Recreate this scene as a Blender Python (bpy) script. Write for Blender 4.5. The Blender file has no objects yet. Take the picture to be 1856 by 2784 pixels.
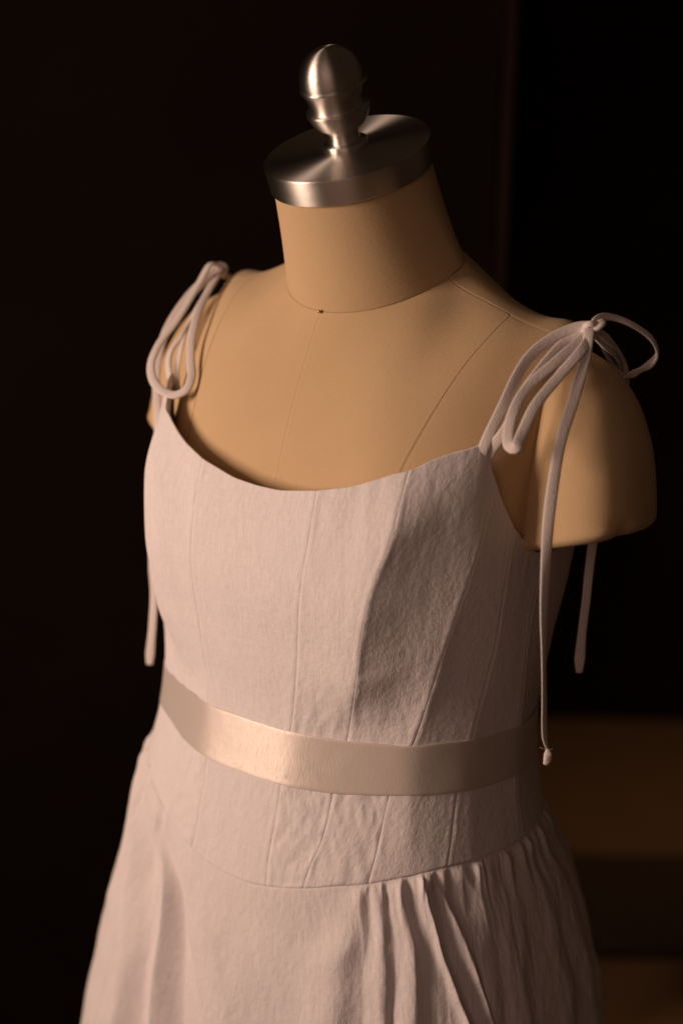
import bpy, math, random
import numpy as np
from mathutils import Matrix, Vector

# ------------------------------------------------------------------ frame, camera, light
scene = bpy.context.scene
COL = scene.collection
CM = 0.01
FLOOR = 1.05                                     # the form's waist stands 1.05 m over the floor
AZ, PIT, ROLL = math.radians(39.12), math.radians(14.64), math.radians(4.36)
DIST, TX, TZ, FOCAL = 122.5, -1.46, 16.69, 49.82
LEAN = math.radians(3.4)                         # the form leans a little on its pole

def cam_axes():
    d = Vector((-math.sin(AZ)*math.cos(PIT), math.cos(AZ)*math.cos(PIT), -math.sin(PIT)))
    r = Vector((math.cos(AZ), math.sin(AZ), 0))
    u = r.cross(d)
    c, s = math.cos(ROLL), math.sin(ROLL)
    r2, u2 = c*r + s*u, -s*r + c*u
    T = Vector((0, 0, TZ)) + r*TX
    return T - d*DIST, r2, u2, d

CC, CR, CU, CD = cam_axes()
PIV = Vector((0, 0, -0.30))
W = (Matrix.Translation((0, 0, FLOOR)) @ Matrix.Translation(PIV)
     @ Matrix.Rotation(LEAN, 4, CD) @ Matrix.Translation(-PIV))     # form frame (metres) -> world
cam_data = bpy.data.cameras.new('camera')
cam = bpy.data.objects.new('camera', cam_data)
COL.objects.link(cam)
Mc = Matrix((( CR.x, CU.x, -CD.x, CC.x*CM), (CR.y, CU.y, -CD.y, CC.y*CM), (CR.z, CU.z, -CD.z, CC.z*CM), (0, 0, 0, 1)))
cam.matrix_world = W @ Mc
cam_data.sensor_fit = 'VERTICAL'
cam_data.sensor_height = 36
cam_data.lens = FOCAL
cam_data.clip_start, cam_data.clip_end = 0.05, 60
cam_data.dof.use_dof = True
cam_data.dof.focus_distance = (Vector((13.0, -10.0, 2.0)) - CC).dot(CD)*CM
cam_data.dof.aperture_fstop = 2.2
cam_data.dof.aperture_blades = 8
scene.camera = cam

def room(lat, fwd, z):                           # room frame: lateral, away from camera, height over the floor
    return Vector((math.cos(AZ)*lat - math.sin(AZ)*fwd, math.sin(AZ)*lat + math.cos(AZ)*fwd, z))
RM = Matrix.Rotation(AZ, 4, 'Z')

world = bpy.data.worlds.new('World')
scene.world = world
world.use_nodes = True
bgn = world.node_tree.nodes['Background']
bgn.inputs[0].default_value = (0.9, 0.55, 0.33, 1)
bgn.inputs[1].default_value = 0.026

def area(name, loc, target, sx, sy, power, col, spread=180):
    l = bpy.data.lights.new(name, 'AREA')
    l.shape = 'RECTANGLE'; l.size = sx; l.size_y = sy; l.energy = power; l.color = col
    l.spread = math.radians(spread)
    o = bpy.data.objects.new(name, l); COL.objects.link(o)
    o.location = loc
    o.rotation_euler = (Vector(target) - Vector(loc)).to_track_quat('-Z', 'Y').to_euler()
    return o
area('key_window', room(-1.86, -0.72, FLOOR + 0.52), (0, 0, FLOOR + 0.17), 0.52, 0.85, 11.8, (1.0, 0.73, 0.56), 100)
area('fill_light', room(-1.0, -2.6, FLOOR + 0.85), (-0.2, 0, FLOOR + 0.25), 1.8, 1.6, 3.4, (1.0, 0.63, 0.48), 120)  # added unseen fill, lifts the shaded side and the steel; no window there
area('floor_fill', room(1.1, 1.35, 2.3), room(1.0, 1.45, 0), 0.9, 0.9, 1.5, (1.0, 0.68, 0.42), 85)  # added unseen light to brighten the far floor, not a lamp of the house

scene.view_settings.view_transform = 'Standard'
scene.view_settings.look = 'None'
scene.view_settings.exposure = 0
scene.view_settings.gamma = 1
try:
    scene.cycles.use_denoising = True
    scene.cycles.max_bounces = 6
except Exception:
    pass

# ------------------------------------------------------------------ materials
def mat(name):
    m = bpy.data.materials.new(name); m.use_nodes = True
    nt = m.node_tree
    return m, nt, nt.nodes['Principled BSDF'], nt.links
def node(nt, t, **kw):
    n = nt.nodes.new(t)
    for k, v in kw.items(): setattr(n, k, v)
    return n
def uvmap(nt, sx, sy):
    tc = node(nt, 'ShaderNodeUVMap'); mp = node(nt, 'ShaderNodeMapping')
    mp.inputs['Scale'].default_value = (sx, sy, 1)
    nt.links.new(tc.outputs[0], mp.inputs[0])
    return mp.outputs[0]
def noise(nt, vec, scale=1, detail=2, rough=0.5, dist=0):
    n = node(nt, 'ShaderNodeTexNoise')
    n.inputs['Scale'].default_value = scale; n.inputs['Detail'].default_value = detail
    n.inputs['Roughness'].default_value = rough; n.inputs['Distortion'].default_value = dist
    nt.links.new(vec, n.inputs['Vector'])
    return n.outputs[0]
def math_(nt, op, a, b):
    n = node(nt, 'ShaderNodeMath', operation=op)
    for i, v in enumerate((a, b)):
        if isinstance(v, (int, float)): n.inputs[i].default_value = v
        else: nt.links.new(v, n.inputs[i])
    return n.outputs[0]
def ramp(nt, fac, c0, c1, p0=0.3, p1=0.7):
    r = node(nt, 'ShaderNodeValToRGB')
    r.color_ramp.elements[0].position = p0; r.color_ramp.elements[0].color = (*c0, 1)
    r.color_ramp.elements[1].position = p1; r.color_ramp.elements[1].color = (*c1, 1)
    nt.links.new(fac, r.inputs[0])
    return r.outputs[0]
def bump(nt, b, h, dist, strength=1.0):
    n = node(nt, 'ShaderNodeBump')
    n.inputs['Distance'].default_value = dist; n.inputs['Strength'].default_value = strength
    nt.links.new(h, n.inputs['Height']); nt.links.new(n.outputs[0], b.inputs['Normal'])

# UVs are in centimetres of cloth.
def make_linen(name, c0, c1, crumple):
    m, nt, b, L = mat(name)
    warp = noise(nt, uvmap(nt, 9.0, 0.55), 1, 3, 0.6)
    weft = noise(nt, uvmap(nt, 0.55, 9.0), 1, 3, 0.6)
    cr = noise(nt, uvmap(nt, 2.1, 1.5), 1, 3, 0.5, 0.2)
    weave = noise(nt, uvmap(nt, 22, 22), 1, 1)
    h = math_(nt, 'ADD', math_(nt, 'MULTIPLY', warp, 0.32), math_(nt, 'MULTIPLY', weft, 0.24))
    h = math_(nt, 'ADD', h, math_(nt, 'MULTIPLY', cr, crumple))
    h = math_(nt, 'ADD', h, math_(nt, 'MULTIPLY', weave, 0.22))
    bump(nt, b, h, 0.0008, 0.9)
    f = math_(nt, 'ADD', math_(nt, 'MULTIPLY', warp, 0.6), math_(nt, 'MULTIPLY', weft, 0.4))
    L.new(ramp(nt, f, c0, c1, 0.32, 0.66), b.inputs['Base Color'])
    b.inputs['Roughness'].default_value = 0.88
    b.inputs['Specular IOR Level'].default_value = 0.22
    b.inputs['Sheen Weight'].default_value = 0.12
    b.inputs['Sheen Roughness'].default_value = 0.5
    b.inputs['Sheen Tint'].default_value = (1, 0.9, 0.85, 1)
    return m
M_LINEN = make_linen('dress_linen', (0.70, 0.63, 0.645), (0.84, 0.77, 0.78), 1.0)
M_SKIRT = make_linen('skirt_linen', (0.69, 0.62, 0.635), (0.82, 0.745, 0.755), 1.0)

m, nt, b, L = mat('strap_linen')
bump(nt, b, noise(nt, uvmap(nt, 10, 3), 1, 3), 0.0005, 0.8)
b.inputs['Base Color'].default_value = (0.74, 0.65, 0.63, 1); b.inputs['Roughness'].default_value = 0.8
b.inputs['Specular IOR Level'].default_value = 0.25
M_STRAP = m

m, nt, b, L = mat('cream_satin')
tw = node(nt, 'ShaderNodeTexWave', wave_type='BANDS', bands_direction='DIAGONAL')
tw.inputs['Scale'].default_value = 2.6; tw.inputs['Distortion'].default_value = 0.6
L.new(uvmap(nt, 1, 1), tw.inputs['Vector'])
h = math_(nt, 'ADD', math_(nt, 'MULTIPLY', tw.outputs[1], 0.15), math_(nt, 'MULTIPLY', noise(nt, uvmap(nt, 0.5, 0.7), 1, 2), 0.9))
h = math_(nt, 'ADD', h, math_(nt, 'MULTIPLY', noise(nt, uvmap(nt, 14, 1.2), 1, 2), 0.45))
bump(nt, b, h, 0.0005, 0.8)
b.inputs['Base Color'].default_value = (0.80, 0.69, 0.635, 1)
b.inputs['Roughness'].default_value = 0.47; b.inputs['Specular IOR Level'].default_value = 0.6; b.inputs['Metallic'].default_value = 0.34
b.inputs['Anisotropic'].default_value = 0.85; b.inputs['Anisotropic Rotation'].default_value = 0.25
tg = node(nt, 'ShaderNodeTangent', direction_type='RADIAL', axis='Z'); L.new(tg.outputs[0], b.inputs['Tangent'])
b.inputs['Sheen Weight'].default_value = 0.15
M_SATIN = m

m, nt, b, L = mat('tan_cloth')
tc = node(nt, 'ShaderNodeTexCoord')
mp = node(nt, 'ShaderNodeMapping'); mp.inputs['Scale'].default_value = (300, 300, 1300); L.new(tc.outputs['Object'], mp.inputs[0])
n1 = noise(nt, mp.outputs[0], 1, 2)
mp2 = node(nt, 'ShaderNodeMapping'); mp2.inputs['Scale'].default_value = (1700, 1700, 1700); L.new(tc.outputs['Object'], mp2.inputs[0])
n2 = noise(nt, mp2.outputs[0], 1, 2)
mp3 = node(nt, 'ShaderNodeMapping'); mp3.inputs['Scale'].default_value = (9, 9, 9); L.new(tc.outputs['Object'], mp3.inputs[0])
n3 = noise(nt, mp3.outputs[0], 1, 3)
bump(nt, b, math_(nt, 'ADD', math_(nt, 'MULTIPLY', n1, 0.9), math_(nt, 'MULTIPLY', n2, 0.5)), 0.0003, 0.7)
f = math_(nt, 'ADD', math_(nt, 'MULTIPLY', n2, 0.5), math_(nt, 'MULTIPLY', n3, 0.5))
L.new(ramp(nt, f, (0.53, 0.365, 0.205), (0.64, 0.445, 0.26), 0.3, 0.7), b.inputs['Base Color'])
b.inputs['Roughness'].default_value = 0.9; b.inputs['Specular IOR Level'].default_value = 0.2
b.inputs['Sheen Weight'].default_value = 0.08
M_TAN = m

def make_steel(name, radial):
    m, nt, b, L = mat(name)
    b.inputs['Metallic'].default_value = 1.0
    b.inputs['Base Color'].default_value = (0.64, 0.59, 0.55, 1)
    b.inputs['Roughness'].default_value = 0.27
    b.inputs['Anisotropic'].default_value = 0.9
    b.inputs['Anisotropic Rotation'].default_value = 0.25
    tg = node(nt, 'ShaderNodeTangent', direction_type='RADIAL', axis='Z')
    L.new(tg.outputs[0], b.inputs['Tangent'])
    sx, sy = radial
    h = noise(nt, uvmap(nt, sx, sy), 1, 3, 0.6)
    bump(nt, b, h, 0.0002, 0.5)
    r = math_(nt, 'ADD', math_(nt, 'MULTIPLY', h, 0.14), 0.34)
    L.new(r, b.inputs['Roughness'])
    return m
M_STEEL = make_steel('brushed_steel', (0.6, 26))
m, nt, b, L = mat('pin_brass')
b.inputs['Metallic'].default_value = 1; b.inputs['Base Color'].default_value = (0.75, 0.45, 0.16, 1); b.inputs['Roughness'].default_value = 0.2
M_BRASS = m
def make_plain(name, c0, c1, scale, rough, stretch=(1, 1, 1), bd=0.001, spec=0.3):
    m, nt, b, L = mat(name)
    tc = node(nt, 'ShaderNodeTexCoord'); mp = node(nt, 'ShaderNodeMapping')
    mp.inputs['Scale'].default_value = stretch; L.new(tc.outputs['Object'], mp.inputs[0])
    n = noise(nt, mp.outputs[0], scale, 4, 0.6, 0.4)
    L.new(ramp(nt, n, c0, c1), b.inputs['Base Color'])
    bump(nt, b, n, bd, 0.5)
    b.inputs['Roughness'].default_value = rough
    b.inputs['Specular IOR Level'].default_value = spec
    return m
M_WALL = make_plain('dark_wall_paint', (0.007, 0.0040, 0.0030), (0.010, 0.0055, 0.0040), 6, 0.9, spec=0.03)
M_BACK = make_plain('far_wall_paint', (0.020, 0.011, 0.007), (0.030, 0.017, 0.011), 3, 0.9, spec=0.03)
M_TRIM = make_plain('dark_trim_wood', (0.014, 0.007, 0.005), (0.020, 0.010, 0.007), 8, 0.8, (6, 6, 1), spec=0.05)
M_FLOOR = make_plain('brown_floor_wood', (0.17, 0.090, 0.042), (0.25, 0.135, 0.064), 5, 0.55, (1, 9, 1))
M_BAND = make_plain('dark_floor_band', (0.055, 0.032, 0.018), (0.08, 0.047, 0.026), 60, 0.95)
M_CHAIR = make_plain('red_brown_wood', (0.09, 0.024, 0.011), (0.13, 0.034, 0.015), 8, 0.5, (8, 8, 1))
M_OLIVE = make_plain('olive_cloth', (0.22, 0.17, 0.07), (0.28, 0.21, 0.09), 30, 0.95)
M_IRON = make_plain('black_iron', (0.02, 0.02, 0.02), (0.035, 0.03, 0.03), 20, 0.5)

# ------------------------------------------------------------------ mesh helpers (points in cm of the form frame)
def link(name, verts, faces, m, parent=None, uvs=None, scale=CM, smooth=True):
    me = bpy.data.meshes.new(name)
    v = np.asarray(verts, float)*scale
    me.from_pydata(v.tolist(), [], faces)
    if uvs is not None:
        lay = me.uv_layers.new(name='UVMap')
        idx = np.zeros(len(me.loops), dtype=np.int32); me.loops.foreach_get('vertex_index', idx)
        lay.data.foreach_set('uv', np.asarray(uvs, np.float32)[idx].ravel())
    if smooth: me.polygons.foreach_set('use_smooth', [True]*len(me.polygons))
    me.materials.append(m)
    me.update()
    o = bpy.data.objects.new(name, me); COL.objects.link(o)
    if parent is not None: o.parent = parent
    return o
def grid_faces(nr, nc, wrap=False, flip=False, base=0):
    F = []
    for i in range(nr - 1):
        for j in range(nc if wrap else nc - 1):
            a, b_, c, d = i*nc + j, i*nc + (j + 1) % nc, (i + 1)*nc + (j + 1) % nc, (i + 1)*nc + j
            F.append((base + a, base + d, base + c, base + b_) if flip else (base + a, base + b_, base + c, base + d))
    return F
def sheet(name, P, m, parent, UV=None, wrap=False, flip=False):
    nr, nc = P.shape[:2]
    return link(name, P.reshape(-1, 3), grid_faces(nr, nc, wrap, flip), m, parent, None if UV is None else UV.reshape(-1, 2))
def root(name, label, cat, M=W):
    o = bpy.data.objects.new(name, None); COL.objects.link(o)
    o.empty_display_size = 0.05
    o.matrix_world = M
    o['label'] = label; o['category'] = cat
    return o

def pchip(x, y, xq):
    x = np.asarray(x, float); y = np.asarray(y, float); xq = np.asarray(xq, float)
    h = np.diff(x); d = np.diff(y)/h
    s = np.zeros_like(y); s[0] = d[0]; s[-1] = d[-1]
    for i in range(1, len(x) - 1):
        if d[i-1]*d[i] > 0:
            w1, w2 = 2*h[i] + h[i-1], h[i] + 2*h[i-1]
            s[i] = (w1 + w2)/(w1/d[i-1] + w2/d[i])
    i = np.clip(np.searchsorted(x, xq) - 1, 0, len(x) - 2)
    t = (xq - x[i])/h[i]
    r = (2*t**3-3*t**2+1)*y[i] + (t**3-2*t**2+t)*h[i]*s[i] + (-2*t**3+3*t**2)*y[i+1] + (t**3-t**2)*h[i]*s[i+1]
    r = np.where(xq < x[0], y[0] + s[0]*(xq - x[0]), r)
    return np.where(xq > x[-1], y[-1] + s[-1]*(xq - x[-1]), r)
def catmull(P, n, closed=False):
    P = np.asarray(P, float)
    if closed: Q = np.vstack([P[-1:], P, P[:2]])
    else: Q = np.vstack([2*P[0] - P[1], P, 2*P[-1] - P[-2]])
    # centripetal-like parameter by chord length
    k = len(Q) - 3
    seg = [np.linalg.norm(Q[i+2] - Q[i+1]) for i in range(k)]
    tot = sum(seg); out = []
    for i in range(k):
        m = max(2, int(round(n*seg[i]/tot)))
        p0, p1, p2, p3 = Q[i:i+4]
        d01, d12, d23 = [max(np.linalg.norm(b - a)**0.5, 1e-4) for a, b in ((p0, p1), (p1, p2), (p2, p3))]
        m1 = (p1 - p0)/d01 - (p2 - p0)/(d01 + d12) + (p2 - p1)/d12
        m2 = (p2 - p1)/d12 - (p3 - p1)/(d12 + d23) + (p3 - p2)/d23
        m1 *= d12; m2 *= d12
        for t in np.arange(m)/m:
            out.append((2*t**3-3*t**2+1)*p1 + (t**3-2*t**2+t)*m1 + (-2*t**3+3*t**2)*p2 + (t**3-t**2)*m2)
    if not closed: out.append(P[-1])
    return np.array(out)
rngt = np.random.RandomState(7).rand(256, 256)
def vnoise(x, y):
    x = np.asarray(x, float) + 1000; y = np.asarray(y, float) + 1000
    xi = np.floor(x).astype(int); yi = np.floor(y).astype(int)
    fx, fy = x - xi, y - yi
    fx = fx*fx*(3 - 2*fx); fy = fy*fy*(3 - 2*fy)
    g = lambda a, c: rngt[a % 256, c % 256]
    return ((g(xi, yi)*(1-fx) + g(xi+1, yi)*fx)*(1-fy) + (g(xi, yi+1)*(1-fx) + g(xi+1, yi+1)*fx)*fy)*2 - 1
def fbm(x, y, o=3):
    return sum(vnoise(x*2**k + 17*k, y*2**k + 31*k)*0.5**k for k in range(o))
def normals(P):
    du = np.gradient(P, axis=1); dv = np.gradient(P, axis=0)
    n = np.cross(du, dv)
    return n/np.maximum(np.linalg.norm(n, axis=-1, keepdims=True), 1e-9)

# ------------------------------------------------------------------ the dress: bodice surface
# z, half width, front depth, back depth, squareness of the cross-section
BT = np.array([
 [-24, 20.5, 15.5, 15.5, 2.2], [-16, 20.8, 14.6, 16.6, 2.2], [-9, 19.6, 13.6, 15.5, 2.2], [-2, 18.3, 12.8, 13.8, 2.2],
 [2, 18.0, 12.7, 13.2, 2.25], [8, 18.0, 13.4, 13.2, 2.5], [14, 18.2, 14.2, 13.8, 2.8], [20, 18.4, 13.6, 14.0, 2.95], [27, 18.3, 11.9, 14.0, 2.8]])
SKT = np.array([
 [-80, 36, 27, 36, 2.1], [-60, 31, 21.5, 32, 2.1], [-34, 26.5, 16.6, 26.5, 2.1], [-24, 24.6, 15.5, 24, 2.15],
 [-16, 22.4, 14.2, 20.4, 2.2], [-12, 21.0, 13.7, 18.4, 2.2], [-8, 19.7, 13.4, 16.1, 2.2], [0, 18.4, 13, 14, 2.2]])
def bod(th, z, off=0.0, T=None):                 # th: 0 = centre front, positive towards the form's left arm
    T = BT if T is None else T
    th, z = np.broadcast_arrays(np.asarray(th, float), np.asarray(z, float))
    a, bf, bb, n = [pchip(T[:, 0], T[:, i], z) for i in (1, 2, 3, 4)]
    s, c = np.sin(th), np.cos(th)
    bb_ = np.where(c > 0, bf, bb); e = 2/n
    return np.stack([(a + off)*np.sign(s)*np.abs(s)**e, -(bb_ + off)*np.sign(c)*np.abs(c)**e, z], -1)
D2R = math.pi/180
NECK = np.array([(0, 21.0), (3.3, 21.1), (7.8, 21.5), (14.2, 22.1), (20, 22.6), (25.9, 23.3), (32.2, 24.1), (38.7, 24.7), (45.5, 25.5),
  (52.6, 26.1), (58.8, 26.5), (63.0, 26.8), (64.6, 26.6), (67.3, 25.1), (70.3, 23.9), (75.8, 21.9), (80.8, 20.3), (85, 19.0), (88.6, 17.9),
  (92.9, 17.2), (105, 18.0), (130, 18.6), (180, 18.4)])
HEM = np.array([(0, -12.5), (4.5, -12.45), (11, -12.0), (20.4, -11.1), (29.4, -10.15), (37.2, -9.5), (48.3, -8.5), (62.5, -7.6), (80, -7.2), (100, -7.1), (130, -7.2), (180, -7.4)])
def neck_z(th): return pchip(NECK[:, 0], NECK[:, 1], np.abs(th)/D2R)
def hem_z(th): return pchip(HEM[:, 0], HEM[:, 1], np.abs(th)/D2R)
# seams of the bodice: (angle, z), lowest first
SEAM = [
 [(10.6, -12), (10.4, -10), (10.9, -7), (11.4, -3.3), (12.8, 1.4), (13.0, 6.6), (12.2, 13.6), (11.7, 19.4), (11.6, 22)],
 [(20.5, -11.1), (21.9, -9.2), (25.0, -6.4), (27.0, -2.8), (29.8, 1.8), (30.7, 6.0), (31.3, 11.8), (32.4, 15.5), (35.4, 20.0), (37.1, 24.6)],
 [(38.1, -9.4), (40.7, -6.1), (43.6, -2.0), (49.4, 2.3), (57.3, 9.5), (63.2, 14.4), (67.6, 19.0), (70.1, 24.1)],
 [(62.0, -7.5), (63.4, -5.8), (66.1, -1.5), (70.4, 2.9), (73.2, 5.8), (77.0, 9.0), (79.4, 11.9), (80.6, 17.3), (81, 20)],
 [(93.0, -7.0), (92.2, -1.6), (91.8, 2.7), (90.6, 8.3), (90.2, 12.1), (90.5, 16.5), (90.8, 18)],
 [(122, -8), (124, 2), (122, 10), (120, 17)], [(150, -8), (152, 2), (150, 10), (148, 17)], [(180, -8), (180, 18)]]
def seam_curve(k, v):                            # v: 1 at the top edge, 0 at the basque seam
    S = np.array(SEAM[k], float)
    z = np.full_like(v, 5.0); th = np.zeros_like(v)
    for _ in range(30):
        th = pchip(S[:, 1], S[:, 0], z)*D2R
        z = 0.5*z + 0.5*(hem_z(th)*(1 - v) + neck_z(th)*v)
    return th, z
SEAM_W = np.array([-180, -152, -124, -91.8, -70.4, -49.4, -29.8, -12.8, 12.8, 29.8, 49.4, 70.4, 91.8, 124, 152, 180])*D2R
SEAM_F = np.array([-180, -152, -124, -91.8, -70.4, -49.4, -12.8, 12.8, 49.4, 70.4, 91.8, 124, 152, 180])*D2R
def facet(th, z, w, S=SEAM_W):                   # flatten the cloth between neighbouring seams near the waist
    P = bod(th, z)
    i = np.clip(np.searchsorted(S, th) - 1, 0, len(S) - 2)
    A, B = bod(S[i], z), bod(S[i+1], z)
    t = (th - S[i])/(S[i+1] - S[i])
    Q = A + (B - A)*t[..., None]
    return P + (Q - P)*np.asarray(w)[..., None]

def spaced(L, edge, mid):
    half = L/2
    e = [x for x in edge if x < half - mid*0.5]
    n = max(2, int(round((L - 2*e[-1])/mid)))
    return np.array(e[:-1] + list(np.linspace(e[-1], L - e[-1], n + 1)) + [L - x for x in e[:-1]][::-1])/L
EDGE = [0, 0.05, 0.1, 0.16, 0.23, 0.32, 0.45]
NV = 190
dress = root('dress', 'off-white sleeveless linen dress with a panelled bodice and gathered skirt on the dress form', 'dress')

def smoothstep(a, b, x):
    t = np.clip((x - a)/(b - a), 0, 1); return t*t*(3 - 2*t)
def wrinkle(th, z, d0, d1, kind, sgn):
    """relief of the pressed but lived-in linen, in cm"""
    arc = th*17.0*sgn
    up = neck_z(th) - z
    w = 0.050*np.exp(-np.maximum(up, 0)/2.6)*fbm(arc*1.15 + 3, z*0.22, 2)              # puckers hanging from the neckline
    w += 0.022*fbm(arc*0.45 + 9, z*0.33, 3)
    w += 0.020*fbm(arc*1.7 + 50, z*0.35 + 9, 2)*(0.35 + 0.65*smoothstep(12, -8, z))
    if kind == 2:                                                                     # side front: cloth pulls away from the princess seam
        near = np.exp(-((d0 - 1.2)/2.6)**2)
        w += 0.060*near*fbm((arc*0.16 + z*0.05) + 5, (z - arc*0.25)*0.62 + 2, 2)*smoothstep(14, 9, z)*smoothstep(-1, 3, z)
        w += 0.030*np.exp(-((up - 2.5)/2.2)**2)*fbm(arc*0.5 + 70, z*0.4, 2)
        w += 0.070*smoothstep(10, -1, z)*fbm(arc*1.0 + 11, z*0.45 + arc*0.2, 3)
    if kind == 1:
        w += 0.035*fbm(arc*0.75 + z*0.1 + 21, z*0.25 + 7, 2)
        w += 0.070*smoothstep(9, 0, z)*fbm(arc*1.3 + 41, z*0.8 + 3, 3)
    if kind == 0:
        w += 0.018*fbm(arc*0.9 + 12, z*0.16, 2)
    return w
def seam_relief(d):
    return -0.040*np.exp(-(d/0.06)**2) + 0.020*np.exp(-((d - 0.33)/0.16)**2)

def panel(k0, k1, s0, s1, kind):
    v = 1 - spaced(34, [0, 0.06, 0.14, 0.25], 34/NV)
    tA, zA = seam_curve(k0, v) if k0 is not None else (None, None)
    tB, zB = seam_curve(k1, v)
    tA = tA*s0 if k0 is not None else None
    tB = tB*s1
    mid = len(v)//2
    Lm = float(np.linalg.norm(bod(tA[mid], 5.0) - bod(tB[mid], 5.0)))
    u = spaced(max(Lm, 2.0), EDGE, 0.19)
    th = tA[:, None]*(1 - u) + tB[:, None]*u
    # rows follow the neckline's corner through this refinement
    z = hem_z(th)*(1 - v[:, None]) + neck_z(th)*v[:, None]
    wt = np.exp(-((z + 0.6)/6.5)**4)*0.55
    P = facet(th, z, wt, SEAM_F)
    # bust: the princess seam stands proud and the cloth runs straight from seam to seam
    bz = smoothstep(1.5, 8, z)*(1 - smoothstep(19, 27, z))
    pth = pchip([p[1] for p in SEAM[1]], [p[0] for p in SEAM[1]], z)*D2R
    for sg in (1, -1):
        P = P + bod(pth*sg, z, 1.0).__sub__(bod(pth*sg, z))*(0.95*bz*np.exp(-(((th - pth*sg)*17)/3.2)**2))[..., None]
    wb = (0.55, 0.45, 0.9, 0.5)[kind]*smoothstep(0, 6, z)*(1 - 0.5*smoothstep(18, 27, z))
    chord = P[:, :1]*(1 - u[None, :, None]) + P[:, -1:]*u[None, :, None]
    P = P + (chord - P)*wb[..., None]*np.array([1, 1, 0])
    N = normals(P)
    if (N[mid, len(u)//2]*P[mid, len(u)//2])[:2].sum() < 0: N = -N
    dl = np.linalg.norm(np.diff(P, axis=1), axis=-1)
    arc = np.concatenate([np.zeros((len(v), 1)), np.cumsum(dl, 1)], 1)
    d0, d1 = arc, arc[:, -1:] - arc
    fade = smoothstep(0, 0.5, np.minimum(d0, d1))
    sgn = 1.0
    W_ = wrinkle(th, z, d0 if s1 > 0 else d1, d1 if s1 > 0 else d0, kind, sgn)*fade
    ends = smoothstep(0, 0.35, z - hem_z(th))
    rel = W_*ends + seam_relief(d0) + seam_relief(d1) - 0.07*(1 - smoothstep(0, 0.12, z - hem_z(th)))
    P = P + N*rel[..., None]
    # turned top edge: two rows over the edge and a facing inside
    top, nt_ = P[0], N[0]
    lip = [top - nt_*0.42 + np.array([0, 0, -2.4]), top - nt_*0.30 + np.array([0, 0, -0.12]), top - nt_*0.15 + np.array([0, 0, 0.06])]
    P = np.concatenate([np.stack(lip), P], 0)
    off = float(np.mean(th))*18
    UV = np.stack([np.concatenate([arc[:1]]*3 + [arc], 0) + off, P[..., 2]], -1)
    return sheet('bodice_panel', P, M_LINEN, dress, UV, flip=True)

panel(0, 0, -1, 1, 0)
for s in (1, -1):
    for k, kind in ((0, 1), (1, 2), (2, 3), (3, 3), (4, 3), (5, 3), (6, 3)):
        if s > 0: panel(k, k + 1, 1, 1, kind)
        else: panel(k + 1, k, -1, -1, kind)

# ------------------------------------------------------------------ skirt: gathered into the basque seam
# fold lines: (angle, z) down the fold, half width in degrees, height in cm
FOLDS = [
 ([(34.5, -10), (31.8, -13.7), (28.6, -16.7), (28.5, -24)], 3.6, 0.75),
 ([(41.3, -9.2), (41.2, -11.4), (39.9, -14.4), (40.4, -24)], 1.8, 0.65),
 ([(47.3, -8.5), (47.9, -13.4), (47.2, -19.6), (47, -26)], 2.0, 0.80),
 ([(53.8, -8.2), (55.2, -13), (58.9, -16.9), (62.2, -20), (65, -27)], 1.5, 0.80),
 ([(56.8, -7.8), (61.0, -11.1), (63.2, -13.3), (66.8, -17)], 1.5, 0.60),
 ([(66, -7.1), (71, -10.6), (70.5, -20), (71, -26)], 2.6, 0.55),
 ([(75.2, -7.2), (78.8, -11.4), (82.1, -21), (84, -28)], 3.0, 0.70),
 ([(88.4, -6.9), (95.6, -12.1), (97.9, -23.4), (98, -30)], 3.4, 0.75),
 ([(104, -7), (108, -15), (110, -28)], 3.4, 0.9), ([(116, -7), (119, -15), (122, -28)], 3.4, 0.8),
 ([(-28.5, -9), (-27.2, -12.2)], 1.6, 0.35),
 ([(-43, -8.6), (-42, -14), (-38, -24)], 3.0, 0.8), ([(-52, -8.2), (-52, -14), (-50, -26)], 3.0, 0.8),
 ([(-62, -8), (-63, -14), (-62, -26)], 3.2, 0.9), ([(-74, -7.6), (-75, -14), (-76, -26)], 3.4, 0.8)]
rs = np.random.RandomState(3)
for a in list(range(130, 181, 9)) + list(range(-176, -80, 9)):
    j = rs.uniform(-2, 2); FOLDS.append(([(a + j, -7.2), (a + j + rs.uniform(-3, 3), -14), (a + j + rs.uniform(-3, 3), -28)], rs.uniform(2.6, 3.8), rs.uniform(0.6, 0.95)))
NTH, NS = 1500, 150
ths = np.linspace(-180, 180, NTH, endpoint=False)
s_ = np.concatenate([[0, 0.03, 0.08, 0.15, 0.25, 0.4], np.linspace(0.6, 22, 100), np.linspace(22.6, 66, 44)])
TH, SS = np.meshgrid(ths, s_)
HZ = hem_z(TH*D2R)
ZZ = HZ - SS*(np.clip((78 + HZ)/66, 0.9, 1.2))
P0 = bod(TH*D2R, HZ, -0.10)
blend = smoothstep(0, 4.5, SS)[..., None]
Pk = bod(TH*D2R, ZZ, 0.0, SKT)
Pb = bod(TH*D2R, ZZ, -0.10) 
P = Pb*(1 - blend) + Pk*blend
rad = P.copy(); rad[..., 2] = 0; rad[..., 1] *= 1.5
rad /= np.linalg.norm(rad, axis=-1, keepdims=True)
gath = np.maximum(smoothstep(31, 41, TH), smoothstep(-20, -29, TH))               # no gathers at the centre front
disp = np.zeros_like(TH)
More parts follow.
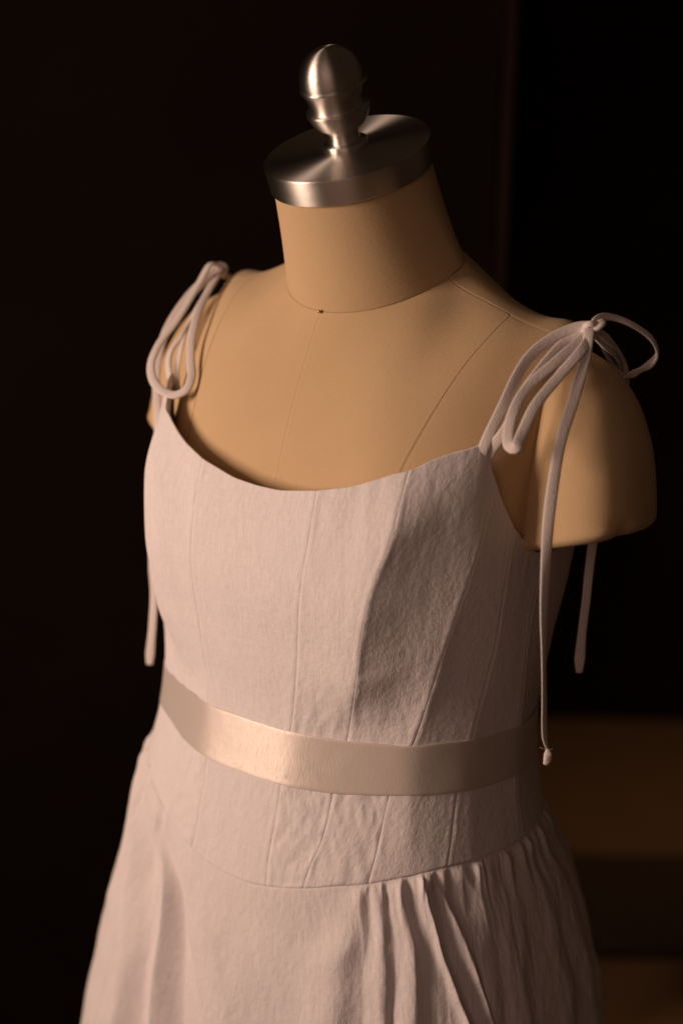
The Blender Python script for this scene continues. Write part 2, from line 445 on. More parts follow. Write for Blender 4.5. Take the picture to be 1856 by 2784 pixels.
for pts, wd, h in FOLDS:
    p = np.array(pts, float)[::-1]
    c = pchip(p[:, 1], p[:, 0], np.maximum(ZZ, p[0, 1] - 4))
    dd = (TH - c + 180) % 360 - 180
    wid = wd*(1.0 if wd < 1.6 else 1.3)*(0.55 + 0.45*smoothstep(0, 7, SS))
    asym = np.where(dd > 0, 0.85, 1.25)
    g = np.exp(-np.abs(dd/(wid*asym*(1 + 0.25*vnoise(SS*0.22 + pts[0][0], 0*SS))))**(1.5 if wd < 1.6 else 2.0))*(1 + 0.25*vnoise(SS*0.3 + pts[0][0]*1.7, 0*SS + 9))
    grow = smoothstep(-0.3, 1.6, SS)*(0.42 + 0.75*smoothstep(0.5, 9, SS)) + 0.35*smoothstep(10, 50, SS)
    side = 0.58 if pts[0][0] > 64 else 1.0
    disp = np.maximum(disp, h*0.88*side*g*grow)
arc = TH*D2R*18
tight = np.sin(arc*3.6 + 1.6*vnoise(arc*0.7, SS*0.05) + 2.2*fbm(arc*0.35 + 3, 0*arc, 2))
disp += gath*0.13*tight*smoothstep(0, 0.5, SS)*np.exp(-SS/2.6)
disp += gath*0.10*np.abs(vnoise(arc*1.5 + 5, SS*0.10))*smoothstep(0, 0.7, SS)*np.exp(-SS/6.0)
rk = np.random.RandomState(11)
for _ in range(105):                             # short puckers running out of the seam
    c0 = rk.uniform(-180, 180); ln = rk.uniform(0.9, 4.0); w0 = rk.uniform(0.5, 1.15); hh = rk.uniform(0.14, 0.38); sl = rk.uniform(-0.5, 0.5)
    dd = (TH - c0 - sl*SS + 180) % 360 - 180
    if c0 > 62: hh *= 0.6; ln *= 0.7
    disp += gath*hh*np.exp(-np.abs(dd/(w0*(1 + SS/ln*0.8)))**1.3)*smoothstep(0, 0.35, SS)*np.exp(-(SS/ln)**1.5)
disp += gath*0.20*smoothstep(0, 1.0, SS)*(1 - smoothstep(3, 10, SS))
# step at the form's right: the flat centre front laps in front of the side folds
stp = pchip([-34, -25.6, -17.1, -12.5, -9.5, -6], [3, -0.7, -9.8, -18, -22, -24], ZZ)
gr = smoothstep(0.5, 7, SS)
disp += 0.75*smoothstep(-0.6, 0.5, TH - stp)*(1 - smoothstep(1, 26, TH - stp))*gr
c2 = pchip([-27, -20, -16.9, -12.2, -8.7], [-15, -16.4, -18.5, -27.4, -28.8], ZZ)
c1 = pchip([-31, -24.9, -17.4, -11.9, -8], [-27, -30, -36, -42, -44], ZZ)
def saw(c, e, A):                                # crest at c, falling away towards e
    t = (TH - c)/np.maximum(e - c, 1.0)
    return A*np.where(t < 0, np.exp(-((TH - c)/1.6)**2), np.where(t < 1, 1 - 1.9*smoothstep(0, 0.5, t), -0.9*np.exp(-((TH - e)/0.8)**2)))
disp += saw(c2, stp, 1.15)*gr + saw(c1, c2, 1.0)*gr
disp += 0.35*np.exp(-((TH + 8 - 0.9*(-13 - ZZ)*1.3)/3.0)**2)*smoothstep(2, 6, SS)*(1 - smoothstep(9, 16, SS))*0.5
disp += 0.10*fbm(arc*0.25 + 2, SS*0.12, 3)*smoothstep(0.5, 4, SS) + (0.04 + 0.045*gath)*fbm(arc*0.9 + 30, SS*0.32, 3)*smoothstep(0.3, 2, SS)
disp -= 0.10*np.exp(-(SS/0.10)**2)
P = P + rad*disp[..., None]
P[..., 0] = np.where(P[..., 0] < 0, P[..., 0]*(1 - 0.085*smoothstep(0, 9, SS)), P[..., 0])
UV = np.stack([arc*1.25, -SS], -1)
sheet('skirt', P, M_SKIRT, dress, UV, wrap=True, flip=True)

# ------------------------------------------------------------------ straps and bows
def tube(name, pts, width, thick, hint, m, parent, n=70, ends=True, taper=None, twist=None):
    C = catmull(pts, n)
    T = np.gradient(C, axis=0); T /= np.linalg.norm(T, axis=1, keepdims=True)
    H = np.asarray(hint, float)
    if H.ndim == 1: H = np.repeat(H[None], len(C), 0)
    else:
        t = np.linspace(0, 1, len(C)); H = np.stack([np.interp(t, np.linspace(0, 1, len(H)), H[:, i]) for i in range(3)], 1)
    Nn = H - T*(H*T).sum(1, keepdims=True)
    for i in range(len(Nn)):
        l = np.linalg.norm(Nn[i])
        if l < 0.15 and i: Nn[i] = Nn[i-1] - T[i]*np.dot(Nn[i-1], T[i])
        Nn[i] /= np.linalg.norm(Nn[i])
    for _ in range(4):
        Nn[1:-1] = Nn[:-2] + 2*Nn[1:-1] + Nn[2:]
        Nn -= T*(Nn*T).sum(1, keepdims=True); Nn /= np.linalg.norm(Nn, axis=1, keepdims=True)
    tw = 0.22*vnoise(np.linspace(0, 1, len(C))*6 + pts[0][0], np.zeros(len(C)) + 5)[:, None]
    B = np.cross(T, Nn)
    Nn, B = Nn*np.cos(tw) + B*np.sin(tw), B*np.cos(tw) - Nn*np.sin(tw)
    K = 16
    a = np.linspace(0, 2*math.pi, K, endpoint=False)
    t = np.linspace(0, 1, len(C))
    wv = 0.9*width*(1 + 0.07*vnoise(t*9 + len(pts), t*0 + width*7)); tv = thick*(1 + 0.10*vnoise(t*8 + 40, t*0 + 3))
    if taper is not None:
        k = np.interp(t, [q[0] for q in taper], [q[1] for q in taper]); wv = wv*k; tv = tv*np.sqrt(k)
    ca, sa = np.sign(np.cos(a))*np.abs(np.cos(a))**0.7, np.sign(np.sin(a))*np.abs(np.sin(a))**0.8
    R = C[:, None] + B[:, None]*(ca[None, :, None]*wv[:, None, None]/2) + Nn[:, None]*(sa[None, :, None]*tv[:, None, None]/2)
    L_ = np.concatenate([[0], np.cumsum(np.linalg.norm(np.diff(C, axis=0), axis=1))])
    UV = np.stack(np.broadcast_arrays(a[None]/6.28*width*2, L_[:, None]), -1)
    V = R.reshape(-1, 3); F = grid_faces(len(C), K, True)
    V = np.vstack([V, C[:1] - T[:1]*thick*0.25, C[-1:] + T[-1:]*thick*0.25]); n0 = len(C)*K
    for j in range(K):
        F.append((n0, (j + 1) % K, j)); F.append((n0 + 1, (len(C) - 1)*K + j, (len(C) - 1)*K + (j + 1) % K))
    UVf = np.vstack([UV.reshape(-1, 2), [[0, 0], [0, L_[-1]]]])
    return link(name, V, F, m, parent, UVf)
CAMDIR = np.array([0.61, -0.75, 0.25])
OUTL, OUTR = np.array([0.6, -0.7, 0.5]), np.array([-0.3, -0.9, 0.35])
tube('shoulder_strap', [(16.3, -6.5, 24.8), (16.75, -7.0, 26.4), (17.36, -5.9, 29.62), (17.1, -2.8, 32.9), (17.8, -0.7, 34.5), (18.93, 0.8, 35.4), (19.9, 1.5, 35.6)], 0.95, 0.21, OUTL, M_STRAP, dress)
tube('shoulder_strap', [(16.7, -6.2, 24.8), (17.1, -6.5, 26.3), (18.13, -6.3, 28.21), (18.1, -4.5, 30.61), (18.19, -2.6, 32.3), (18.6, 0.0, 34.4), (19.74, 1.3, 35.4)], 0.85, 0.21, OUTL, M_STRAP, dress)
tube('bow_loop', [(20.1, 1.0, 35.3), (19.45, -2.3, 33.2), (18.65, -4.8, 31.25), (18.72, -6.5, 29.6), (19.1, -7.5, 28.0), (19.6, -7.95, 27.35), (20.15, -8.0, 27.3), (20.1, -7.3, 28.2), (20.1, -5.9, 30.15), (20.44, -3.2, 32.5), (20.73, -1.0, 34.25), (20.33, 0.7, 35.2)], 0.90, 0.20, np.array([0.55, -0.75, 0.35]), M_STRAP, dress, 110)
tube('bow_loop', [(20.0, 1.0, 35.4), (20.15, 1.1, 35.9), (20.3, 2.0, 36.3), (20.81, 3.0, 36.25), (21.95, 4.0, 35.75), (23.0, 5.0, 34.85), (23.1, 6.0, 33.7), (22.25, 6.6, 32.65), (21.07, 6.9, 31.88), (20.0, 7.2, 31.3), (19.3, 5.6, 32.7), (19.82, 2.0, 35.02)], 0.74, 0.26, np.array([0.75, -0.1, 0.75]), M_STRAP, dress, 110)
tube('strap_tail', [(20.1, 0.6, 35.5), (20.3, 0.2, 35.3), (21.0, -1.1, 33.7), (21.6, -3.1, 30.7), (21.95, -4.8, 28.0), (22.3, -5.8, 25.1), (22.6, -6.4, 22.3), (22.85, -6.5, 18.9), (23.0, -6.3, 15.55), (23.37, -6.2, 12.23), (23.77, -6.1, 8.88), (24.22, -6.0, 5.51), (24.54, -6.0, 4.85)],
     0.95, 0.21, np.array([(0.5, -0.8, 0.2), (0.6, -0.8, 0.1), (0.75, -0.6, 0), (0.95, -0.05, 0), (0.98, 0.1, 0)]), M_STRAP, dress, 130, taper=[(0, 0.9), (0.25, 1.0), (0.9, 0.92), (0.97, 0.8), (1, 0.35)])
tail_end = tube('tail_end', [(24.52, -6.0, 4.9), (24.64, -6.05, 4.5), (24.60, -6.0, 4.0), (24.45, -5.98, 3.65)], 0.66, 0.40, np.array([0.6, -0.75, 0.1]), M_STRAP, dress, 24, taper=[(0, 0.35), (0.3, 1.05), (0.7, 1.0), (1, 0.55)])
tube('loose_thread', [(24.1, -6.4, 4.97), (24.35, -6.2, 4.9), (24.58, -6.1, 4.88), (24.85, -5.8, 4.95)], 0.03, 0.03, CAMDIR, M_STRAP, dress, 16)
tube('strap_tail', [(19.8, 2.0, 35.2), (19.6, 4.5, 34.2), (19.4, 8.2, 31.2), (18.6, 9.0, 26.2), (18.3, 8.6, 20.7), (18.48, 8.0, 15.1), (18.55, 8.0, 12.1), (18.54, 8.0, 9.4), (18.65, 8.0, 6.7), (18.75, 8.0, 5.75)], 0.82, 0.24, CAMDIR, M_STRAP, dress, 110, taper=[(0, 1), (0.9, 1), (0.965, 1.25), (1, 0.75)])
tube('shoulder_strap', [(19.9, 1.4, 35.3), (20.5, 2.5, 34.5), (20.4, 4.6, 33.7), (19.7, 7.0, 32.4), (17.9, 10.0, 29.3), (16.2, 12.2, 23), (15, 13.0, 17)], 0.72, 0.21, np.array([(0.5, 0, 0.9), (0.9, 0.3, 0.4), (0.7, 0.8, 0.3), (0.5, 0.9, 0)]), M_STRAP, dress)
tube('shoulder_strap', [(20.0, 1.2, 35.0), (20.6, 2.2, 34.1), (20.3, 4.5, 33.2), (19.5, 7.2, 31.8), (17.4, 10.1, 28.5), (15.4, 12.4, 22), (14.2, 13.1, 17)], 0.70, 0.20, np.array([(0.5, 0, 0.9), (0.9, 0.3, 0.4), (0.7, 0.8, 0.3), (0.5, 0.9, 0)]), M_STRAP, dress)
# knot: two wraps of the strap
def knot(cx, cy, cz, s):
    a = np.linspace(0, 2*math.pi, 14)
    tube('strap_knot', [(cx + 0.62*math.cos(q)*s + 0.12*s, cy + 0.50*math.sin(q), cz + 0.42*math.sin(q + 0.6) + 0.05) for q in a], 0.66, 0.36, np.array([0.2*s, -0.4, 0.9]), M_STRAP, dress, 46)
    tube('strap_knot', [(cx + 0.40*math.cos(q)*s, cy + 0.55*math.sin(q) - 0.1, cz - 0.12 + 0.40*math.cos(q + 0.9)) for q in a], 0.60, 0.40, np.array([0.5*s, -0.7, 0.4]), M_STRAP, dress, 46)
knot(20.0, 1.1, 35.55, 1)
knot(-19.3, 1.1, 35.35, -1)
tube('shoulder_strap', [(-16.3, -6.5, 24.8), (-16.8, -7.0, 26.5), (-17.62, -6.3, 28.34), (-18.14, -3.9, 30.3), (-19.08, -0.7, 33.1), (-19.25, 0.8, 34.7), (-19.52, 1.6, 35.1)], 0.84, 0.21, OUTR, M_STRAP, dress)
tube('shoulder_strap', [(-15.7, -6.8, 24.8), (-15.9, -7.0, 26.8), (-16.47, -6.2, 28.85), (-17.79, -3.8, 31.2), (-19.1, -0.5, 33.65), (-19.5, 1.2, 34.9)], 0.74, 0.21, OUTR, M_STRAP, dress)
tube('bow_loop', [(-18.9, 0.9, 35.2), (-18.74, 0.2, 35.85), (-18.83, -0.5, 36.0), (-18.4, -2.5, 34.17), (-17.82, -5.5, 31.22), (-17.84, -7.6, 29.05), (-17.33, -8.8, 27.55), (-16.33, -9.4, 26.42), (-14.65, -9.8, 25.78), (-13.07, -9.8, 25.7), (-12.29, -9.3, 26.24), (-12.45, -8.6, 27.29), (-13.46, -7.8, 28.39), (-14.71, -6.6, 30.02), (-15.51, -5.4, 31.56), (-16.94, -3.0, 33.32), (-17.99, -0.6, 34.96), (-18.8, 0.7, 35.3)], 0.86, 0.28,
     np.array([(-0.2, -0.6, 0.8), (0.1, -0.9, 0.5), (0.2, -0.9, 0.3), (0.2, -0.5, 0.9), (0.3, -0.9, 0.3), (0.3, -0.9, 0.3), (0.1, -0.8, 0.6)]), M_STRAP, dress, 150)
tube('strap_tail', [(-19.0, 0.4, 35.4), (-19.6, -2.2, 33.2), (-20.2, -4.6, 29.6), (-20.0, -5.6, 26.2), (-19.4, -5.8, 22.3), (-18.9, -5.8, 16.5), (-18.9, -6.2, 12.46), (-18.67, -6.4, 8.4), (-18.3, -6.4, 6.0), (-18.4, -6.3, 2.9), (-18.68, -6.2, -0.25), (-18.73, -6.2, -1.4)], 0.88, 0.24, np.array([0.5, -0.85, 0.1]), M_STRAP, dress, 120, taper=[(0, 1), (0.92, 1), (0.97, 1.15), (1, 0.8)])
tube('shoulder_strap', [(-19.4, 1.5, 35.0), (-20.2, 3.6, 34.4), (-19.8, 6.8, 32.6), (-17.9, 10.0, 29.3), (-16.2, 12.2, 23), (-15, 13.0, 17)], 0.72, 0.21, np.array([(-0.5, 0, 0.9), (-0.9, 0.3, 0.4), (-0.5, 0.9, 0)]), M_STRAP, dress)

# ------------------------------------------------------------------ ribbon round the waist
ribbon = root('waist_ribbon', 'cream satin ribbon tied flat around the waist of the linen dress', 'ribbon')
thr = np.linspace(-math.pi, math.pi, 900, endpoint=False)
def ring_smooth(A, sig):
    k = np.exp(-0.5*(np.arange(-40, 41)/sig)**2); k /= k.sum()
    Ap = np.concatenate([A[-40:], A, A[:40]], 0)
    return np.stack([np.convolve(Ap[:, i], k, 'valid') for i in range(A.shape[1])], 1)
RTOP = np.array([(-180, 1.6), (-120, 0.9), (-42, 0.6), (-28, 0.75), (-12, 0.85), (0, 1.1), (13, 1.4), (30, 1.8), (36, 2.0), (50, 2.3), (61, 2.65), (83, 2.8), (110, 2.5), (150, 2.0), (180, 1.6)])
RBOT = np.array([(-180, -2.6), (-120, -3.0), (-37, -3.3), (-24, -3.8), (-10, -3.85), (2, -3.6), (12, -3.3), (26, -2.9), (37, -2.4), (49, -1.9), (67, -1.6), (81, -1.5), (110, -1.7), (150, -2.2), (180, -2.6)])
zt, zb = pchip(RTOP[:, 0], RTOP[:, 1], thr/D2R), pchip(RBOT[:, 0], RBOT[:, 1], thr/D2R)
rows = []
for q, off in ((0.985, 0.02), (1.0, 0.05), (1.0, 0.13), (0.985, 0.17)) + tuple((t, 0.17) for t in np.linspace(0.93, 0.07, 16)) + ((0.015, 0.17), (0.0, 0.13), (0.0, 0.05), (0.015, 0.02)):
    z = zb + (zt - zb)*q
    A = facet(thr, z, np.full_like(thr, 0.53), SEAM_F)
    A = ring_smooth(A, 8.0)
    n2 = A[:, :2]*np.array([1, 1.8]); n2 /= np.linalg.norm(n2, axis=1, keepdims=True)
    bow = 0.04 + 0.55*off + 0.03*np.sin(q*math.pi)*fbm(thr*5 + 3, 0*thr + q, 2)
    A[:, :2] += n2*bow[:, None]
    # clear the seam corners of the bodice underneath
    A[:, 2] = z
    rows.append(A)
P = np.stack(rows)
arc = np.concatenate([[0], np.cumsum(np.linalg.norm(np.diff(P[8], axis=0), axis=1))])
UV = np.stack([np.broadcast_to(arc, P.shape[:2]), P[..., 2]], -1)
sheet('ribbon_band', P, M_SATIN, ribbon, UV, wrap=True, flip=True)

# ------------------------------------------------------------------ dress form
form = root('dress_form', 'tan cloth-covered dress form with brushed steel neck cap and finial wearing the dress', 'dress form')
def ncs_interp(X, Y, xq):                        # natural cubic spline, vector valued
    n = len(X); h = np.diff(X); A = np.zeros((n, n)); R = np.zeros((n,) + Y.shape[1:])
    A[0, 0] = A[-1, -1] = 1
    for i in range(1, n - 1):
        A[i, i-1], A[i, i], A[i, i+1] = h[i-1], 2*(h[i-1] + h[i]), h[i]
        R[i] = 6*((Y[i+1] - Y[i])/h[i] - (Y[i] - Y[i-1])/h[i-1])
    M2 = np.linalg.solve(A, R.reshape(n, -1)).reshape(R.shape)
    i = np.clip(np.searchsorted(X, xq) - 1, 0, n - 2)
    t = xq - X[i]; hh = h[i]
    sh = (len(xq),) + (1,)*(Y.ndim - 1)
    t_, h_ = t.reshape(sh), hh.reshape(sh)
    return (M2[i]*(h_ - t_)**3 + M2[i+1]*t_**3)/(6*h_) + (Y[i]/h_ - M2[i]*h_/6)*(h_ - t_) + (Y[i+1]/h_ - M2[i+1]*h_/6)*t_
def nring(phi):                                  # neck seam, an ellipse in a tilted plane
    c = np.cos(phi); back = c < 0
    x = 8.0*np.sin(phi)*np.where(back, 1 - 0.16*c**2*(1 - c**2)*4, 1); y = np.where(back, 0.4 - 5.4*c, 0.4 - 7.22*c)
    z = np.where(back, 38.64 + 0.36*(y - 0.4), 34.42 + 0.585*(y + 6.82))
    return np.stack([x, y, z], -1)
PHI = [0, 30, 60, 80, 95, 110, 140, 180]
NET = {
 0: [(0, -8.35, 30.4), (0, -9.85, 25.6), (0, -11.0, 20.4), (0, -11.9, 13.5), (0, -10.8, 2), (0, -11.5, -12)],
 30: [(5.0, -7.7, 31.2), (6.1, -9.6, 26.4), (6.9, -11.0, 21.0), (7.6, -12.3, 13.5), (6.5, -10.3, 2), (6.8, -11, -12)],
 60: [(9.2, -5.4, 33.0), (11.3, -7.6, 28.6), (12.6, -9.3, 22.8), (13.4, -10.2, 14), (11.6, -8.5, 2), (12.5, -9.5, -12)],
 80: [(10.8, -1.9, 35.3), (14.6, -3.0, 33.2), (17.0, -4.6, 27.0), (17.0, -5.0, 14), (14.8, -3.6, 2), (16, -4, -12)],
 95: [(11.3, 1.2, 36.85), (15.4, 1.4, 35.55), (18.6, 1.6, 33.85), (17.4, 1.2, 14), (15.6, 1.0, 2), (17, 1.0, -12)],
 110: [(10.8, 4.4, 36.3), (14.4, 5.0, 34.9), (17.6, 5.6, 31.8), (16.6, 5.0, 14), (14.8, 4.4, 2), (16, 5, -12)],
 140: [(7.4, 8.0, 36.2), (9.5, 10.2, 32), (11, 11, 27), (11, 11, 14), (10, 9.2, 2), (11, 11, -12)],
 180: [(0, 9.3, 36.8), (0, 10.9, 32), (0, 11.2, 27), (0, 10.6, 14), (0, 9.6, 2), (0, 12, -12)]}
pp = np.array(PHI + [360 - p for p in PHI[-2:0:-1]], float)
rowsN = []
for p in pp:
    q = p if p <= 180 else 360 - p
    r = [tuple(nring(q*D2R))] + NET[int(q)]
    rowsN.append([(x if p <= 180 else -x, y, z) for x, y, z in r])
G = np.array(rowsN)                              # (phi, s, 3)
ext = np.concatenate([pp - 360, pp, pp[:3] + 360]); GE = np.concatenate([G, G, G[:3]], 0)
SROW = np.array([0, 1, 2, 3.1, 5.0, 7.3, 10.0])
def torso(phi, s):                               # phi, s arrays of one shape (phi constant per column is not required)
    sh = phi.shape
    ph = phi.ravel()*1.0
    A = ncs_interp(ext, GE, ph)                  # (N, rows, 3)
    out = np.zeros((len(ph), 3)); sv = s.ravel()
    # spline along s for each point, done by shared basis
    n = len(SROW); Bq = ncs_interp(SROW, np.eye(n), sv)
    out = np.einsum('nr,nrc->nc', Bq, A)
    return out.reshape(sh + (3,))
SH_ = np.array([(0, 80.0), (0.6, 86), (1.0, 88.5), (2.0, 90.5), (3, 92), (10, 93)])       # shoulder and side seam: phi(s)
PR_ = np.array([(0, 80.0), (0.6, 86), (1.0, 88.5), (1.52, 89.6), (1.62, 83), (1.8, 72.5), (2.0, 66.5), (2.35, 60), (2.8, 54.5), (3.3, 51), (5.0, 47), (10, 45)])
def torso_panel(name, fA, fB):
    s = np.concatenate([[0, 0.012, 0.025, 0.045, 0.08], np.linspace(0.12, 3.4, 150), np.linspace(3.5, 10, 40)])
    a, b_ = fA(s), fB(s)
    Lm = 14.0
    u = spaced(Lm, [0, 0.05, 0.1, 0.16, 0.24, 0.36], 0.25)
    phi = a[:, None]*(1 - u) + b_[:, None]*u
    S = np.broadcast_to(s[:, None], phi.shape)
    P = torso(phi, S)
    N = normals(P)
    ctr = P[60, len(u)//2]
    if (N[60, len(u)//2]*np.array([ctr[0], ctr[1], 0])).sum() < 0: N = -N
    arc = np.concatenate([np.zeros((len(s), 1)), np.cumsum(np.linalg.norm(np.diff(P, axis=1), axis=-1), 1)], 1)
    d = np.minimum(arc, arc[:, -1:] - arc)
    wide = smoothstep(0.05, 0.6, arc[:, -1:])
    g = (-0.015*np.exp(-(d/0.05)**2) + 0.009*np.exp(-((d - 0.18)/0.1)**2))*wide
    dn = np.linalg.norm(P - P[:1], axis=-1)
    g = g - 0.015*np.exp(-(dn/0.06)**2)
    P = P + N*g[..., None]
    return sheet(name, P, M_TAN, form, np.stack([arc, -S*8], -1))
fz = lambda v: (lambda s: np.full_like(s, v))
fPR = lambda s: pchip(PR_[:, 0], PR_[:, 1], s)
fSH = lambda s: pchip(SH_[:, 0], SH_[:, 1], s)
torso_panel('front_panel', fz(0.0), fPR)
torso_panel('front_panel', lambda s: -fPR(s), fz(0.0))
torso_panel('side_front_panel', fPR, fSH)
torso_panel('side_front_panel', lambda s: -fSH(s), lambda s: -fPR(s))
torso_panel('back_panel', fSH, fz(180.0))
torso_panel('back_panel', fz(-180.0), lambda s: -fSH(s))

# neck
CAPC, CAPR, CAPT, CAPH = np.array([0, -5.15, 47.21]), 6.67, 25.05*D2R, 2.11
cn = np.array([0, -math.sin(CAPT), math.cos(CAPT)]); ce1 = np.array([1.0, 0, 0]); ce2 = np.cross(cn, ce1)
ph = np.linspace(0, 2*math.pi, 160, endpoint=False)
low = nring(ph)
topc = (CAPC - cn*(CAPH - 0.3)) + 6.30*(np.sin(ph)[:, None]*ce1 - np.cos(ph)[:, None]*ce2)
rowsK = []
for t in np.concatenate([[0, 0.004, 0.01, 0.02], np.linspace(0.04, 1, 60)]):
    c = low*(1 - t) + topc*t
    ctr = c.mean(0)
    k = 1 - 0.012*math.sin(math.pi*t)**1.2 + 0.008*math.exp(-(t/0.05)**2)*0 - 0.003*math.exp(-(t/0.006)**2)
    rowsK.append(ctr + (c - ctr)*k)
P = np.stack(rowsK)
sheet('neck', P, M_TAN, form, np.stack([np.broadcast_to(ph*7, P.shape[:2]), P[..., 2]], -1), wrap=True)

# arm caps
def arm_cap(sg):
    rows = []
    NZ = 46
    a = np.linspace(0, 2*math.pi, 96, endpoint=False)
    for t in np.linspace(0, 1, NZ):              # 0 top of the shoulder, 1 cut end
        k = t
        cx = np.interp(k, [0, 0.1, 0.3, 0.6, 0.9, 1], [17.6, 18.1, 18.9, 19.7, 20.15, 20.2])
        cy = np.interp(k, [0, 0.3, 1], [2.4, 2.7, 2.9])
        hx = np.interp(k, [0, 0.06, 0.15, 0.3, 0.5, 0.75, 0.93, 1], [0.15, 2.2, 3.3, 4.2, 4.7, 4.9, 5.0, 5.05])
        hy = np.interp(k, [0, 0.06, 0.15, 0.3, 0.5, 0.75, 0.93, 1], [0.2, 2.3, 3.4, 4.6, 5.4, 5.8, 5.95, 6.0])
        zc = 34.0 - 14.8*k
        x = cx + hx*np.sign(np.cos(a))*np.abs(np.cos(a))**0.80; y = cy + hy*np.sign(np.sin(a))*np.abs(np.sin(a))**0.80
        x = x + (0.4 - 0.12*(y - cy))*k**0.5
        z = zc + (0.36*(x - 19.7))*smoothstep(0.15, 1.0, np.full_like(x, k))
        rows.append(np.stack([x*sg, y, z], -1))
    R = np.stack(rows)
    # smooth down the profile
    for _ in range(10):
        R[1:-1] = 0.25*R[:-2] + 0.5*R[1:-1] + 0.25*R[2:]
    # small tuck in the cloth near the cut end
    dv = np.exp(-(((R[..., 1] + 0.2)/0.9)**2 + ((R[..., 2] - 21.4)/0.55)**2))*(np.abs(R[..., 0]) > 20)
    R[..., 0] -= sg*0.28*dv
    dv = np.exp(-(((R[..., 1] + 2.2)/0.9)**2 + ((R[..., 2] - 20.9)/0.6)**2))*(np.abs(R[..., 0]) > 20)
    R[..., 0] += sg*0.16*dv
    end = R[-1]; c = end.mean(0)
    add = []
    for f, dz in ((0.985, -0.20), (0.955, -0.42), (0.90, -0.60), (0.6, -0.64), (0.2, -0.52), (0.01, -0.52)):
        q = c + (end - c)*f; q[:, 2] += dz; add.append(q)
    R = np.concatenate([R, np.stack(add)], 0)
    # small dent where the cloth is tucked at the lower front
    UV = np.stack([np.broadcast_to(a*5, R.shape[:2]), R[..., 2]], -1)
    return sheet('arm_cap', R, M_TAN, form, UV, wrap=True, flip=(sg > 0))
arm_cap(1); arm_cap(-1)

# steel cap and finial, built on their own axis
capM = Matrix(((ce1[0], -ce2[0], cn[0], CAPC[0]*CM), (ce1[1], -ce2[1], cn[1], CAPC[1]*CM), (ce1[2], -ce2[2], cn[2], CAPC[2]*CM), (0, 0, 0, 1)))
capM = Matrix(((ce1[0], ce2[0], cn[0], CAPC[0]*CM), (ce1[1], ce2[1], cn[1], CAPC[1]*CM), (ce1[2], ce2[2], cn[2], CAPC[2]*CM), (0, 0, 0, 1)))
def lathe(name, prof, m, parent, K=128):
    prof = np.array(prof, float)
    a = np.linspace(0, 2*math.pi, K, endpoint=False)
    R = np.stack([np.stack([r*np.cos(a), r*np.sin(a), np.full_like(a, z)], -1) for r, z in prof])
    L_ = np.concatenate([[0], np.cumsum(np.linalg.norm(np.diff(prof, axis=0), axis=1))])
    UV = np.stack(np.broadcast_arrays(a[None], L_[:, None]), -1)
    return sheet(name, R, m, parent, UV, wrap=True)
def fillet(pts, r=0.08):
    out = [pts[0]]
    for i in range(1, len(pts) - 1):
        p, a, b_ = [np.array(q, float) for q in (pts[i], pts[i-1], pts[i+1])]
        la, lb = np.linalg.norm(a - p), np.linalg.norm(b_ - p)
        rr = min(r, la*0.4, lb*0.4)
        A, B = p + (a - p)/la*rr, p + (b_ - p)/lb*rr
        for t in (0, 0.25, 0.5, 0.75, 1):
            out.append(tuple((1-t)**2*A + 2*t*(1-t)*p + t*t*B))
    out.append(pts[-1]); return out
capo = lathe('neck_cap', fillet([(5.9, -2.11), (6.60, -2.11), (6.67, -0.0), (0.8, 0.0), (0.002, 0.0)], 0.13), M_STEEL, form)
capo.matrix_local = capM
kp = [(0.01, 0.0), (1.72, 0.0), (1.76, 0.05), (1.76, 0.48), (1.70, 0.54), (1.40, 0.56)]
kp += [tuple(q) for q in catmull([(1.36, 0.60), (1.31, 0.9), (1.32, 1.3), (1.50, 1.55), (1.98, 1.85), (2.34, 2.3), (2.58, 2.75), (2.68, 3.04)], 30)]
kp += [(2.72, 3.12), (2.70, 3.20), (2.44, 3.22), (2.36, 3.24)]
kp += [tuple(q) for q in catmull([(2.32, 3.32), (2.31, 3.7), (2.40, 4.2), (2.58, 4.62), (2.74, 4.86)], 24)]
kp += [(2.79, 4.93), (2.79, 5.01), (2.74, 5.08), (2.66, 5.10), (2.64, 5.13)]
kp += [(2.68*math.cos(t)**0.78, 5.25 + 2.62*math.sin(t)) for t in np.linspace(0.0, 1.55, 40)] + [(0.002, 7.871)]
kp = kp[:6] + [(r*0.94, z) for r, z in kp[6:]]
kn = lathe('finial', kp, M_STEEL, capo)
# pole and foot under the skirt
def rod(name, r, z0, z1, m, parent):
    return lathe(name, fillet([(0.01, z1), (r, z1), (r, z0), (0.01, z0)], 0.3), m, parent, 32)
rod('pole', 1.9, -100, -11, M_IRON, form)
lathe('base', fillet([(0.01, -98), (3, -98), (6, -101), (24, -103.2), (24, -104.2), (0.01, -104.2)], 0.5), M_IRON, form, 64)

# brass pin in the front neck seam
pin = root('brass_pin', 'tiny round brass pin head at the centre front of the neck seam', 'pin')
pr = [(0.01, 0.20)] + [(0.15*math.sin(t), 0.05 + 0.15*math.cos(t)) for t in np.linspace(0.1, 2.6, 12)] + [(0.03, -0.12), (0.03, -0.8)]
po = lathe('pin_head', pr, M_BRASS, pin, 24)
zax = Vector((0, -0.93, 0.36)).normalized()
po.matrix_local = Matrix.Translation(Vector((0.0, -7.0, 34.40))*CM) @ zax.to_track_quat('Z', 'Y').to_matrix().to_4x4()

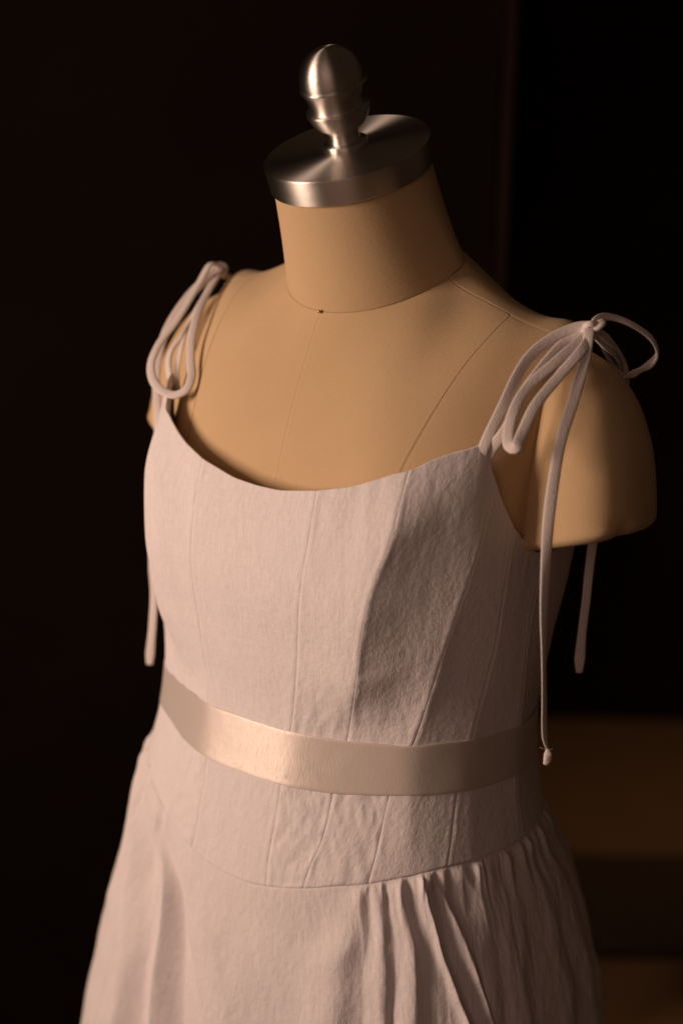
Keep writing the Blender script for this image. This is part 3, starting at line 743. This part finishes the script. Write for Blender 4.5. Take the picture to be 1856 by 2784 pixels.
# ------------------------------------------------------------------ the dark room behind
def box(name, lat0, lat1, f0, f1, z0, z1, m, parent=None, bevel=0.004):
    import bmesh
    bm = bmesh.new()
    bmesh.ops.create_cube(bm, size=1)
    for v in bm.verts:
        v.co = Vector((lat0 + (v.co.x + .5)*(lat1 - lat0), f0 + (v.co.y + .5)*(f1 - f0), z0 + (v.co.z + .5)*(z1 - z0)))
    if bevel: bmesh.ops.bevel(bm, geom=list(bm.edges), offset=bevel, segments=2, affect='EDGES')
    me = bpy.data.meshes.new(name); bm.to_mesh(me); bm.free()
    me.materials.append(m)
    o = bpy.data.objects.new(name, me); COL.objects.link(o)
    if parent is None: o.matrix_world = RM
    else: o.parent = parent
    return o
def struct(o): o['kind'] = 'structure'; return o
WALLF = 2.45
struct(box('floor', -5, 5, -4, WALLF, -0.05, 0.0, M_FLOOR, bevel=0))
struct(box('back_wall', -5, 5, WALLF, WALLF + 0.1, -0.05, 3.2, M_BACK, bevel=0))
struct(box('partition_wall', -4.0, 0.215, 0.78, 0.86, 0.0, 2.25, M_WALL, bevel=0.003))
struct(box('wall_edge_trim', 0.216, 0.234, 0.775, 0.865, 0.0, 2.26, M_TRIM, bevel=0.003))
floor_band = box('floor_band', 0.1, 2.6, 1.26, 1.66, 0.002, 0.014, M_BAND)  # thin dark band laid across the floor
floor_band['label'] = 'dark flat band on the brown floor behind the skirt'; floor_band['category'] = 'floor_band'

chair = bpy.data.objects.new('wooden_chair', None); COL.objects.link(chair)
chair.matrix_world = Matrix.Translation(room(1.00, 1.12, 0)) @ Matrix.Rotation(AZ + math.radians(24), 4, 'Z')
chair['label'] = 'red-brown wooden chair with olive pads, out of focus at the edge of the dark room'; chair['category'] = 'chair'
for x in (-0.20, 0.20):
    box('back_post', x - 0.022, x + 0.022, 0.20, 0.245, 0.0, 1.08, M_CHAIR, chair, 0.008)
    box('leg', x - 0.02, x + 0.02, -0.22, -0.18, 0.0, 0.43, M_CHAIR, chair, 0.006)
box('seat_rail', -0.22, 0.22, -0.225, 0.2, 0.39, 0.44, M_CHAIR, chair, 0.008)
box('seat_pad', -0.22, 0.22, -0.23, 0.19, 0.442, 0.50, M_OLIVE, chair, 0.02)
box('top_rail', -0.176, 0.176, 0.205, 0.24, 0.98, 1.06, M_CHAIR, chair, 0.008)
box('back_pad', -0.15, 0.15, 0.185, 0.203, 0.62, 1.04, M_OLIVE, chair, 0.008)

print('VERTS', sum(len(o.data.vertices) for o in bpy.data.objects if o.type == 'MESH'))
